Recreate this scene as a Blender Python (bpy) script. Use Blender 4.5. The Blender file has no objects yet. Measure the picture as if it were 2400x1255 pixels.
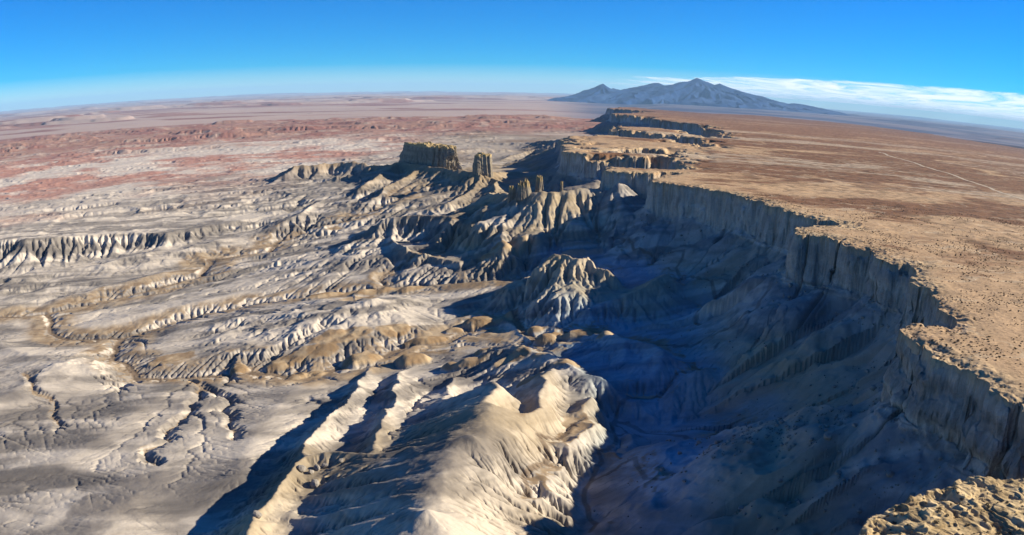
import bpy, math, time
import numpy as np
from math import radians
T0 = time.time()
def log(*a): print('[%.1f]' % (time.time() - T0), *a, flush=True)
S = bpy.context.scene
C = S.collection

# ------------------------------------------------------------------ camera
HF, PITCH, ROLL, CZ = 74.0, radians(12.5), radians(0.93), 100.0
FP = 1200 / (2 * math.sin(radians(HF) / 4))          # focal length in photo pixels (equisolid lens)
cd = bpy.data.cameras.new('camera'); cam = bpy.data.objects.new('camera', cd); C.objects.link(cam)
cd.type = 'PANO'; cd.panorama_type = 'FISHEYE_LENS_POLYNOMIAL'
cd.panorama_type = 'FISHEYE_EQUISOLID'
cd.sensor_fit = 'HORIZONTAL'; cd.sensor_width = 36.0; cd.sensor_height = 36.0 * 535 / 1024
cd.fisheye_lens = FP * 36.0 / 2400.0; cd.fisheye_fov = radians(175)
cd.clip_start = 1.0; cd.clip_end = 600000.0
cam.rotation_mode = 'XYZ'
from mathutils import Matrix
cam.matrix_world = Matrix.Translation((0, 0, CZ)) @ Matrix.Rotation(math.pi / 2 - PITCH, 4, 'X') @ Matrix.Rotation(ROLL, 4, 'Z')
S.camera = cam

# ------------------------------------------------------------------ light
SUN_EL, SUN_AZ = radians(25.5), radians(83)            # azimuth clockwise from +Y
w = bpy.data.worlds.new('World'); S.world = w; w.use_nodes = True
nt = w.node_tree; nt.nodes.clear()
out = nt.nodes.new('ShaderNodeOutputWorld'); bg = nt.nodes.new('ShaderNodeBackground')
sky = nt.nodes.new('ShaderNodeTexSky'); sky.sky_type = 'NISHITA'; sky.sun_disc = False
sky.sun_elevation = SUN_EL; sky.sun_rotation = SUN_AZ
sky.air_density = 0.85; sky.dust_density = 0.0; sky.ozone_density = 5.0; sky.altitude = 1500
hs = nt.nodes.new('ShaderNodeHueSaturation'); hs.inputs['Saturation'].default_value = 2.25; hs.inputs['Hue'].default_value = .513
nt.links.new(sky.outputs[0], hs.inputs['Color']); nt.links.new(hs.outputs[0], bg.inputs[0]); nt.links.new(bg.outputs[0], out.inputs[0])
bg.inputs[1].default_value = 0.064
sl = bpy.data.lights.new('sun', 'SUN'); so = bpy.data.objects.new('sun', sl); C.objects.link(so)
sl.energy = 5.0; sl.angle = radians(0.53); sl.color = (1.0, 0.90, 0.72)
so.rotation_euler = (math.pi / 2 - SUN_EL, 0, math.pi - SUN_AZ)
S.view_settings.view_transform = 'Standard'; S.view_settings.look = 'None'
S.view_settings.gamma = 1; S.view_settings.exposure = 1.2
S.cycles.max_bounces = 4; S.cycles.volume_bounces = 0; S.cycles.diffuse_bounces = 2
S.cycles.transparent_max_bounces = 8

# ------------------------------------------------------------------ numpy helpers
def unp(x, y, z):
    """photo pixel on the horizontal level z -> ground position (reads distances off the lens)"""
    x = np.asarray(x, float); y = np.asarray(y, float)
    a, b = x - 1200, 627.5 - y
    u = a * math.cos(ROLL) - b * math.sin(ROLL); v = a * math.sin(ROLL) + b * math.cos(ROLL)
    r = np.hypot(u, v) + 1e-9; th = 2 * np.arcsin(r / (2 * FP)); n = np.sin(th)
    X = n * u / r; Y = n * v / r; Z = np.cos(th)
    wy = Z * math.cos(PITCH) + Y * math.sin(PITCH); wz = Y * math.cos(PITCH) - Z * math.sin(PITCH)
    t = (np.asarray(z, float) - CZ) / wz
    return np.stack([X * t, wy * t], -1)
def dirp(x, y):
    p = unp(x, y, 0.0); n = CZ / np.ones_like(p[..., 0])
    return p
def L3(pts):
    a = np.array(pts, float)
    return np.concatenate([unp(a[:, 0], a[:, 1], a[:, 2]), a[:, 2:3]], 1)
rng = np.random.default_rng(7)
_perm = rng.random(1 << 16).astype(np.float32)
def vnoise(x, y, seed=0):
    xi = np.floor(x).astype(np.int64); yi = np.floor(y).astype(np.int64)
    fx = (x - xi).astype(np.float32); fy = (y - yi).astype(np.float32)
    fx = fx * fx * fx * (fx * (fx * 6 - 15) + 10); fy = fy * fy * fy * (fy * (fy * 6 - 15) + 10)
    def h(a, b): return _perm[((a * 73856093) ^ (b * 19349663) ^ (seed * 83492791 + 1013)) * 2654435761 >> 13 & 65535]
    a = h(xi, yi); b = h(xi + 1, yi); c = h(xi, yi + 1); d = h(xi + 1, yi + 1)
    return (a + (b - a) * fx) * (1 - fy) + (c + (d - c) * fx) * fy
def fbm(x, y, oc=4, seed=0, lac=2.03, gain=0.5):
    s = 0; a = 1.0; t = 0
    for o in range(oc):
        s = s + a * (vnoise(x, y, seed + o * 17) - 0.5); t += a; a *= gain
        x, y = (x * 0.8 - y * 0.6) * lac + 3.1, (x * 0.6 + y * 0.8) * lac + 7.7
    return s * 2 / t                                  # about -1..1
def sstep(a, b, x):
    t = np.clip((x - a) / (b - a), 0, 1); return t * t * (3 - 2 * t)
def smax(a, b, k):
    h = np.clip(0.5 + 0.5 * (a - b) / k, 0, 1); return b + (a - b) * h + k * h * (1 - h)
def smin(a, b, k): return -smax(-a, -b, k)
def polyd(X, Y, pts, want='all'):
    """distance to a polyline, arclength, interpolated extra column, side"""
    best = np.full(X.shape, 1e18, np.float32); s = np.zeros(X.shape, np.float32); zz = np.zeros(X.shape, np.float32); sd = np.zeros(X.shape, np.float32)
    acc = 0.0
    for i in range(len(pts) - 1):
        ax, ay = pts[i][:2]; bx, by = pts[i + 1][:2]; dx, dy = bx - ax, by - ay; L = math.hypot(dx, dy) + 1e-9
        t = ((X - ax) * dx + (Y - ay) * dy) / (L * L); t = np.clip(t, 0, 1)
        ex = X - ax - t * dx; ey = Y - ay - t * dy; d = ex * ex + ey * ey
        m = d < best
        best = np.where(m, d, best); s = np.where(m, acc + t * L, s)
        if len(pts[i]) > 2: zz = np.where(m, pts[i][2] + t * (pts[i + 1][2] - pts[i][2]), zz)
        sd = np.where(m, np.sign(dx * ey - dy * ex), sd); acc += L
    return np.sqrt(best), s, zz, sd
def rough(pts, amp, n=3, seed=1):
    r = np.random.default_rng(seed); p = np.array(pts, float)
    for k in range(n):
        q = [p[0]]
        for a, b in zip(p[:-1], p[1:]):
            L = math.hypot(*(b - a)[:2]); m = (a + b) / 2
            if L > 14: m[:2] += np.array([-(b - a)[1], (b - a)[0]]) * r.normal() * amp; q += [m, b]
            else: q += [b]
        p = np.array(q)
    return p
def rbf(ctrl, X, Y):
    a = L3(ctrl); a = np.concatenate([a, ANCH]) if len(ANCH) else a
    # radial coordinates (log distance, azimuth) keep near and far control points equally important
    def uv(x, y): return np.stack([np.log(np.hypot(x, y)) * 1.3, np.arctan2(x, y)], -1)
    P = uv(a[:, 0], a[:, 1]); n = len(P)
    def ker(d2): return np.sqrt(d2 + 0.0004)
    K = ker(((P[:, None] - P[None]) ** 2).sum(-1)) + np.eye(n) * -8e-3
    wt = np.linalg.solve(K, a[:, 2] + 120)
    Q = uv(X.ravel(), Y.ravel()).astype(np.float32); o = np.zeros(len(Q), np.float32) - 120
    for i in range(n): o += wt[i] * np.sqrt((Q[:, 0] - P[i, 0]) ** 2 + (Q[:, 1] - P[i, 1]) ** 2 + 0.0004)
    return np.clip(o, -215, -30).reshape(X.shape)
ANCH = np.zeros((0, 3))

# ------------------------------------------------------------------ grid: rings around the viewpoint, finer near by
DTH = 0.00108; TH0 = radians(50)
NT = int(2 * TH0 / DTH) // 4 * 4 + 1
lr = [math.log(115.0)]
while lr[-1] < math.log(7000.0):
    r = math.exp(lr[-1]); lr.append(lr[-1] + DTH * (1.0 + 1.6 * min(1, max(0, (lr[-1] - math.log(700)) / 1.6))))
NR = (len(lr) - 1) // 4 * 4 + 1; lr = np.array(lr[:NR]); RR = np.exp(lr).astype(np.float32)
TH = np.linspace(-TH0, TH0, NT).astype(np.float32)
log('grid', NT, NR, NT * NR)
def grid(st):
    r = RR[::st]; t = TH[::st]
    return (r[:, None] * np.sin(t)[None]).astype(np.float32), (r[:, None] * np.cos(t)[None]).astype(np.float32)
def up2(a):
    o = np.empty((a.shape[0] * 2 - 1, a.shape[1] * 2 - 1), a.dtype)
    o[::2, ::2] = a; o[1::2, ::2] = (a[1:] + a[:-1]) * .5; o[:, 1::2] = (o[:, 2::2] + o[:, :-2:2]) * .5
    return o

# ------------------------------------------------------------------ the lay of the land (read off the photo: x, y, height)
RIM = [(2000,1262,0),(2030,1200,0),(2062,1160,0),(2110,1140,0),(2200,1128,0),(2300,1100,0),(2400,1112,0)]
RIM2 = [(2420,962,0),(2360,930,0),(2300,888,0),(2200,832,0),(2150,795,0),(2088,768,0),(2108,752,0),(2165,750,0),(2225,762,0),(2268,738,0),(2228,706,0),(2200,690,0),(2185,665,0),(2140,630,0),(2080,592,0),(2030,575,0),(1950,560,0),(1878,546,0),(1890,530,0),
        (1925,529,0),(1972,528,0),(1962,519,0),(1905,512,0),(1850,490,0),(1800,478,0),(1750,462,0),(1690,452,0),(1640,437,0),(1590,432,0),(1529,424,0),(1530,418,0),(1560,411,0),(1580,404,0),
        (1540,405,0),(1480,403,0),(1400,397,0),(1425,391,0),(1500,392,0),(1570,396,0),(1590,388,0),(1560,374,-5),(1480,380,-10),(1400,380,-12),(1340,374,-14),(1338,366,-14),(1400,364,-10),(1480,362,-5),(1590,368,0),(1600,352,0),
        (1500,345,0),(1400,352,0),(1345,345,0),(1325,330,0),(1330,318,0),(1400,315,0),(1520,322,0),(1640,345,0),(1690,340,0),(1600,318,0),(1500,308,0),(1434,300,0),(1440,294,0),(1530,298,0),(1620,310,0),(1700,322,0),(1640,300,0),(1580,285,0),(1540,276,0),(1500,272,0),(1425,266,0),(1450,252,0),(1520,252,0)]
rimA = unp([p[0] for p in RIM], [p[1] for p in RIM], 0.0)
rimB = unp([p[0] for p in RIM2], [p[1] for p in RIM2], [p[2] for p in RIM2])
rim = np.concatenate([[(40, -400), (62, 20), (88, 90), (80, 128)], rimA, [(200, 176), (236, 186), (244, 208), (215, 222)], rimB,
                      [(1400, 7600), (1800, 9000)]])
poly = np.concatenate([rough(rim, 0.10, 3, 5), [(9000, 9000), (9000, -400)]])

FLOOR = [(0,742,-160),(110,735,-157),(120,780,-155),(280,790,-152),(260,840,-150),(320,880,-148),(500,870,-143),(700,880,-138),(870,850,-132),(1000,790,-126),(1200,770,-118),
 (0,900,-140),(150,1000,-135),(0,1200,-126),(300,1000,-138),(300,1240,-122),(560,1000,-128),(440,1180,-120),(0,660,-150),(0,600,-150),(0,540,-122),(0,480,-125),(200,620,-148),(200,520,-120),(400,500,-118),(400,600,-145),(400,660,-146),(600,580,-138),(600,480,-108),(680,545,-124),(860,490,-97),(960,440,-76),(740,470,-103),(900,590,-101),(1050,590,-98),
 (600,700,-137),(720,690,-130),(900,668,-119),(1050,662,-111),(1180,640,-101),(1300,735,-104),(860,640,-115),(1000,620,-104),(800,780,-132),(600,800,-140),
 (1400,620,-86),(1300,560,-77),(1450,560,-76),(1350,500,-74),(1480,480,-66),(1450,700,-100),(1500,760,-104),(1660,800,-98),(1750,700,-84),(1650,640,-80),(1700,880,-98),(1500,900,-106),(1450,1050,-119),(1350,1200,-120),(1250,1120,-118),(1400,1120,-120),(1450,980,-117),(1480,860,-106),(1550,1080,-117),(1500,1180,-119),(1600,1200,-114),(1300,1080,-118),(1750,1100,-108),(1850,1200,-100),(1000,1300,-110),(600,1300,-112),(800,1300,-114),
 (100,440,-128),(0,400,-135),(400,430,-120),(600,400,-112),(300,350,-132),(0,340,-150),(600,330,-124),(900,310,-118),(1200,320,-90),(1250,360,-80),(1150,300,-110),(1250,280,-110),(900,340,-100),(1200,400,-62),(1250,420,-60),(1350,420,-52),(1040,440,-72),(750,440,-88),(650,440,-96),(600,280,-160),(200,290,-170),(0,300,-175),(1000,250,-170),(1300,250,-160),(400,250,-200),(800,240,-200),(0,275,-200)]
ANCH = np.array([(300, 60, -80), (-300, 60, -100), (0, 100, -105), (700, 300, -90), (1200, 900, -100), (1500, 3000, -120), (3500, 6500, -120), (6000, 5000, -120)], float)

# ridge crests: points, slope on the left of travel, slope on the right, crest rounding, fluting
RG = [
 ([(1150,955,-70),(1128,1000,-67),(1070,1040,-66),(1035,1110,-66),(1020,1190,-65),(1015,1300,-64)],.75,.60,12,.28),
 ([(1150,955,-70),(1230,985,-76),(1330,1020,-86),(1390,995,-92)],.65,.6,8,.25),
 ([(1110,1020,-63),(1200,1050,-78),(1262,1052,-92)],.7,.7,5,.2),
 ([(1148,895,-76),(1150,925,-73),(1150,955,-70)],.9,.6,2,.3),
 ([(1294,858,-90),(1280,890,-86),(1262,930,-82),(1230,985,-74)],.8,.7,2,.4),
 ([(1392,930,-91),(1378,960,-89),(1335,1010,-87)],.7,.7,3,.3),
 ([(1070,1040,-68),(960,1052,-82),(850,1062,-89),(710,1072,-94),(650,1130,-92),(600,1200,-91),(545,1290,-90)],.6,.75,3,.35),
 ([(872,856,-134),(835,905,-115),(783,958,-107),(740,1005,-101),(705,1060,-95)],.5,.8,2,.3),
 ([(968,866,-130),(938,890,-112),(925,935,-103),(895,985,-97),(880,1055,-90)],.6,.8,2,.4),
 ([(1065,880,-118),(1040,930,-106),(1010,980,-98),(985,1030,-92)],.7,.8,2,.4),
 ([(1020,1085,-74),(930,1120,-84),(850,1165,-90),(760,1230,-97)],.65,.9,2,.3),
 ([(1004,1190,-60),(930,1215,-76),(850,1290,-86)],.7,.8,3,.3),
 ([(1225,1190,-96),(1240,1225,-88),(1250,1290,-84)],.6,.6,3,.1),
 # lit spurs reaching into the shaded amphitheatre
 ([(1640,848,-86),(1560,825,-85),(1500,800,-87),(1420,775,-92),(1320,765,-101),(1240,770,-110)],.5,.55,4,.3),
 ([(1560,825,-85),(1540,880,-96)],.6,.6,2,.2),([(1470,800,-88),(1490,860,-95),(1460,905,-99)],.55,.55,3,.2),
 ([(1450,905,-95),(1390,880,-92),(1320,840,-92),(1200,800,-104)],.5,.5,5,.4),
 ([(1558,640,-70),(1500,665,-75),(1450,690,-83),(1380,725,-92),(1300,735,-102)],.6,.6,3,.25),
 ([(1060,720,-115),(1150,690,-106),(1220,650,-95),(1262,622,-86),(1306,588,-60),(1345,594,-60)],.75,.6,1.5,.55),
 ([(1345,594,-60),(1352,640,-82)],.7,.8,1.5,.3),([(1362,602,-62),(1382,590,-58),(1420,625,-68),(1448,645,-86)],.8,.8,1.5,.5),
 # middle distance
 ([(1190,455,-38),(1200,482,-50),(1180,530,-66),(1150,553,-77),(1105,581,-87),(1055,606,-99)],.7,.6,2,.4),
 ([(1180,530,-66),(1190,570,-75),(1235,602,-90)],.6,.6,3,.4),
 ([(1186,452,-35),(1260,447,-27),(1330,443,-24),(1400,438,-22),(1450,424,-12)],.72,.62,2,.75),
 ([(1290,447,-27),(1300,520,-70)],.7,.7,2,.4),([(1230,450,-31),(1235,520,-72)],.7,.7,2,.4),([(1370,445,-28),(1375,510,-60)],.7,.7,2,.4),([(1425,436,-24),(1420,490,-52)],.7,.7,2,.4),
 ([(830,545,-106),(875,525,-90),(905,503,-68),(960,500,-66),(1050,502,-64),(1120,487,-58),(1190,457,-40)],.35,.7,2,.7),
 ([(905,503,-68),(912,535,-90)],.7,.7,1.5,.2),
 ([(845,437,-76),(890,406,-60),(935,376,-46),(1010,386,-42),(1078,395,-41),(1120,403,-41),(1160,402,-46),(1215,402,-56)],.55,.6,10,.3),
 ([(1125,408,-44),(1105,440,-62),(1050,468,-70),(985,490,-84)],.6,.6,2,.7),
 ([(1070,400,-44),(1010,418,-58),(965,440,-72)],.6,.6,3,.6),([(975,396,-50),(920,425,-66),(880,455,-77)],.6,.6,2,.5),
 ([(1150,412,-48),(1160,445,-58),(1190,452,-36)],.6,.6,2,.5),
 ([(635,425,-90),(690,380,-54),(740,378,-54),(800,373,-52),(870,380,-54),(935,385,-50)],.5,.62,1.5,.8),
 ([(745,428,-86),(780,408,-70),(840,402,-64),(900,400,-58)],.5,.65,1.5,.8),
 ([(715,492,-98),(760,468,-98),(830,438,-80),(890,412,-64)],.45,.6,1.5,.7),
 ([(-80,566,-112),(60,562,-112),(180,553,-116),(300,546,-118),(380,548,-118),(460,538,-119),(560,517,-117),(640,502,-117),(720,490,-116)],.04,.60,2,.5),
 ([(500,345,-112),(640,338,-106),(760,332,-104),(900,325,-98)],.05,.5,2,.7),
 ([(230,395,-120),(330,380,-116),(460,368,-114),(640,352,-112)],.05,.5,2,.7),
 ([(60,470,-124),(180,455,-120),(300,440,-118),(420,425,-114),(560,420,-112)],.05,.45,2,.8),
 ([(950,372,-80),(1040,352,-70),(1120,345,-66),(1190,348,-70)],.3,.55,2,.7),([(1000,335,-86),(1100,335,-84),(1240,330,-70),(1320,322,-30)],.3,.5,2,.7),
 ([(1180,372,-70),(1260,345,-48),(1330,345,-14)],.3,.5,2,.7),([(1240,395,-68),(1300,385,-52),(1340,380,-22)],.4,.5,2,.6),
 ([(1180,400,-66),(1290,402,-62),(1360,400,-50)],.3,.4,3,.4),
 # long low swells on the basin floor
 ([(430,768,-140),(560,742,-128),(700,735,-124),(820,722,-114),(866,704,-107)],0.24,0.27,4,0.17),
 ([(866,704,-107),(890,740,-120),(905,765,-130)],0.34,0.27,3,0.14),([(866,704,-107),(1000,700,-118),(1080,716,-118)],0.22,0.27,4,0.14),
 ([(500,650,-142),(620,632,-134),(740,612,-117),(820,598,-106),(838,590,-104)],0.11,0.24,4,0.17),
 ([(520,690,-142),(640,660,-134),(760,645,-128)],0.15,0.17,5,0.14),([(600,560,-134),(720,540,-126),(860,530,-118)],0.11,0.14,6,0.14),
 ([(230,760,-150),(380,722,-142),(480,705,-138),(600,684,-136)],0.19,0.20,4,0.17),([(140,700,-152),(260,668,-146),(380,640,-140)],0.22,0.24,3,0.21),
 ([(60,650,-150),(180,628,-142),(300,600,-134),(340,590,-130)],0.22,0.27,3,0.24),([(20,700,-154),(140,668,-148),(240,655,-144)],0.22,0.24,3,0.21),
 ([(330,620,-140),(440,580,-130),(520,560,-126)],0.19,0.27,3,0.24),
 ([(0,800,-150),(70,830,-142),(150,850,-136),(240,860,-142)],0.22,0.17,5,0.17),([(-60,960,-136),(60,900,-134),(140,850,-134)],0.22,0.14,6,0.14),
 ([(0,1120,-124),(160,1080,-122),(270,1000,-128),(380,920,-138),(420,892,-142)],0.12,0.14,9,0.14),
 ([(180,1290,-112),(290,1200,-112),(380,1090,-118),(480,960,-132)],0.11,0.14,9,0.14),
 ([(560,1120,-112),(600,1010,-122),(680,930,-130),(740,880,-134)],0.15,0.17,7,0.17),
]
WASH = [([(-60,744,-161),(0,742,-160),(60,738,-158),(108,733,-157),(122,750,-156),(118,775,-155),(160,792,-154),(230,792,-153),(282,790,-152),(275,815,-151),(258,838,-150),(300,852,-149),(322,885,-148),(400,882,-146),(500,875,-143),(580,870,-141),(640,872,-140),(710,886,-138),(790,862,-135),(860,850,-132),(900,835,-130),(950,808,-127),(1040,800,-124),(1085,775,-121),(1150,752,-118),(1205,742,-115),(1225,770,-113),(1270,800,-110),(1320,796,-108),(1330,775,-106)],7,5),
 ([(282,790,-152),(340,772,-150),(450,740,-146),(600,710,-138),(720,695,-131),(820,682,-125),(950,668,-117),(1060,662,-111),(1160,655,-107),(1250,660,-105),(1330,655,-101),(1400,660,-97)],6,3),
 ([(108,733,-157),(250,702,-153),(380,668,-148),(470,645,-144),(482,628,-142),(490,608,-141),(560,598,-139),(630,590,-136),(650,565,-132),(700,540,-123),(790,520,-112),(860,492,-98),(930,465,-85),(960,445,-77),(1020,432,-68)],9,3),
 ([(400,885,-146),(455,900,-143),(470,930,-140),(440,980,-136),(400,1040,-130),(370,1100,-124)],.8,1),
 ([(470,915,-142),(520,970,-136),(548,1040,-128)],.6,.8),
 ([(60,890,-146),(130,960,-140),(140,1000,-136)],.8,1.2),
 ([(830,720,-130),(900,650,-119),(1000,607,-105),(1085,560,-92),(1130,520,-80)],4,2),
 ([(1330,775,-106),(1420,790,-105),(1560,815,-101),(1700,835,-97),(1790,800,-90),(1830,760,-82),(1790,660,-70)],3,3),
 ([(1640,800,-100),(1660,700,-92),(1600,640,-86),(1480,610,-86),(1400,560,-84),(1440,500,-70),(1500,455,-50)],3,3),
 ([(1210,1300,-122),(1260,1200,-119),(1320,1110,-117),(1370,1050,-115),(1440,1000,-119),(1560,1040,-116),(1640,1080,-113),(1740,1010,-105)],3,3),
 ([(1380,1300,-116),(1390,1150,-114),(1440,1010,-119),(1470,960,-116),(1560,940,-113),(1640,900,-106)],2.5,3),
 ([(1380,1190,-120),(1480,1160,-119),(1540,1250,-118)],2.5,3)]

# rounded brown mounds of old silt beside the main wash: x, y, height of foot, half widths (m), rise
MOUND = [(560,862,-142,9,7,4),(655,855,-141,14,8,5),(700,880,-139,10,6,4),(745,875,-138,9,5,3),(800,805,-134,30,10,6),(850,838,-133,17,8,7),(735,835,-137,22,9,5),(920,790,-131,16,8,5),(968,838,-129,15,8,8),(1000,795,-127,18,6,5),
 (1065,772,-124,9,5,4),(1130,752,-122,20,9,8),(1180,750,-119,9,6,5),(1060,855,-124,8,5,4),(1110,848,-122,14,7,7),(1140,822,-120,10,5,5),(1200,862,-118,14,7,8),(1225,850,-117,7,5,6),(1285,790,-112,11,7,6),(1255,770,-112,8,5,4),(1360,780,-107,18,7,5),(1430,800,-104,12,5,5),
 (460,905,-146,7,5,3),(410,905,-147,6,4,3),(400,845,-146,24,9,3),(770,690,-128,24,7,5),(880,678,-121,26,6,5),(960,675,-117,16,5,4),(1170,612,-100,22,7,5),(1210,605,-98,14,6,4),(1270,862,-112,9,5,5),(1330,880,-108,12,6,5),(1240,905,-110,9,5,4)]
def mounds(X, Y, h):
    md = np.zeros(X.shape, np.float32)
    wob = fbm(X / 9, Y / 9, 3, 71)
    for px, py, z, a, b, r in MOUND:
        (x, y), = unp([px], [py], [z + r * .6]); al = math.atan2(x, y) * .6 - .25; c, s_ = math.cos(al), math.sin(al)
        m = (np.abs(X - x) < 60) & (np.abs(Y - y) < 60); rr, cc = np.where(m); sl = (slice(rr.min(), rr.max() + 1), slice(cc.min(), cc.max() + 1))
        u = (X[sl] - x) * c - (Y[sl] - y) * s_; v = (X[sl] - x) * s_ + (Y[sl] - y) * c
        q = 1 - np.sqrt((u / (a * 1.15)) ** 2 + (v / (b * 1.5)) ** 2) * (1 - .25 * wob[sl])
        f = np.clip(q * 1.7, 0, 1) ** .6; top = z + r * f
        h[sl] = np.where(q > 0, np.maximum(h[sl], np.minimum(top, h[sl] + r * f * 1.2)), h[sl]); md[sl] = np.maximum(md[sl], f)
    return h, md
def design(st):
    X, Y = grid(st)
    base = rbf(FLOOR, X, Y); log('floor')
    R = np.hypot(X, Y)
    wx = fbm(X / 60, Y / 60, 3, 11); wy = fbm(X / 60, Y / 60, 3, 12)
    fs = np.clip(R / 700, .6, 4)
    # long rolling swells that run towards the wash on the left
    a = radians(25); U = X * math.cos(a) + Y * math.sin(a); V = -X * math.sin(a) + Y * math.cos(a)
    rough_m = sstep(-110, -160, base) * 0 + 1.0
    sw = 1 - np.abs(fbm(U / 150 + wx * .5, V / 42 + wy * .7, 4, 21)) * 2.2
    far_rough = sstep(900, 1300, R) * sstep(6000, 2500, R) * sstep(60, -150, X)
    base = base + (sw - .4) * (1.8 + 5.5 * far_rough) * sstep(150, 250, R)
    # pale far desert: low benches and red hills
    hb = fbm(X / 900 + 5, Y / 300, 5, 31); hills = sstep(.12, .3, hb) * 16 + hb * 8 + sstep(.1, .3, fbm(X / 260, Y / 110, 5, 33)) * 9
    base = base + hills * sstep(2600, 4200, R)
    h = base.copy()
    rd = np.full(X.shape, 1e9, np.float32)
    for i, (pts, s1, s2, wd, fl) in enumerate(RG):
        p = L3(pts)
        if wd < 6: p = rough(p, .06, 2, i)
        pad = 170
        m = (X > p[:, 0].min() - pad) & (X < p[:, 0].max() + pad) & (Y > p[:, 1].min() - pad) & (Y < p[:, 1].max() + pad)
        rr, cc = np.where(m)
        if not len(rr): continue
        sl = (slice(rr.min(), rr.max() + 1), slice(cc.min(), cc.max() + 1))
        x, y = X[sl], Y[sl]
        d, s, z, side = polyd(x + wx[sl] * 3, y + wy[sl] * 3, p)
        sc = 26 if wd > 4 else 17
        sc *= max(1, min(2.2, math.hypot(p[:, 0].mean(), p[:, 1].mean()) / 900))
        q = s / sc + side * 7.3 + d / sc * .25
        tri = 1 - np.abs(((q + 2.2 * vnoise(q * .45, q * 0 + i, 3)) % 1) * 2 - 1)
        tri = tri * .55 + .5 * vnoise(q * 2.3, q * 0 + i * 3.1, 9) + .45 * (vnoise(q * .38, q * 0 + i * 1.7, 8) - .5)
        d2 = d * (1 + fl * (tri - .5) * sstep(0, 14, d))
        slope = np.where(side > 0, s1, s2)
        dd = np.sqrt(d2 * d2 + wd * wd) - wd
        hr = z - slope * dd * (1.12 - .0045 * np.minimum(dd, 60))
        h[sl] = smax(h[sl], hr, 5.0)
        rd[sl] = np.minimum(rd[sl], d)
    log('ridges')
    h = h + (fbm(X / 17, Y / 17, 4, 74) * 2.6 + np.abs(fbm(X / 30 + 5, Y / 30, 3, 75)) * -4) * sstep(3, 14, h - base) * (.4 + .6 * sstep(450, 600, R))
    # plateau, cliff and talus
    pd_, ps, _, sd = polyd(X, Y, poly[:-2])
    # inside test
    ins = np.zeros(X.shape, bool); q = poly
    for i in range(len(q)):
        x1, y1 = q[i]; x2, y2 = q[(i + 1) % len(q)]
        if y1 == y2: continue
        c = ((y1 > Y) != (y2 > Y)) & (X < (x2 - x1) * (Y - y1) / (y2 - y1) + x1); ins ^= c
    d = np.where(ins, -pd_, pd_)
    # wash carving
    wd_ = np.full(X.shape, 1e9, np.float32); wid = np.zeros(X.shape, np.float32)
    for i, (pts, width, dep) in enumerate(WASH):
        p = rough(L3(pts), .05 if i < 3 else .13, 3, 40 + i)
        m = (X > p[:, 0].min() - 60) & (X < p[:, 0].max() + 60) & (Y > p[:, 1].min() - 60) & (Y < p[:, 1].max() + 60)
        rr, cc = np.where(m); sl = (slice(rr.min(), rr.max() + 1), slice(cc.min(), cc.max() + 1))
        dd, s, z, side = polyd(X[sl], Y[sl], p)
        f = sstep(width * 4.5, width * .8, dd)
        lo = z - dep * .5
        hh = h[sl]; tgt = lo + sstep(width * .3, width * .6, dd) * 2.2 + np.maximum(dd - width * .6, 0) * .12
        h[sl] = hh + (np.minimum(hh, np.maximum(tgt, hh - dep * 1.5 - 1)) - hh) * f
        k = dd / width; m2 = k < wd_[sl]
        wd_[sl] = np.where(m2, k, wd_[sl])
    log('washes')
    h, md = mounds(X, Y, h)
    return X, Y, h, d, ps, md, wd_

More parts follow.
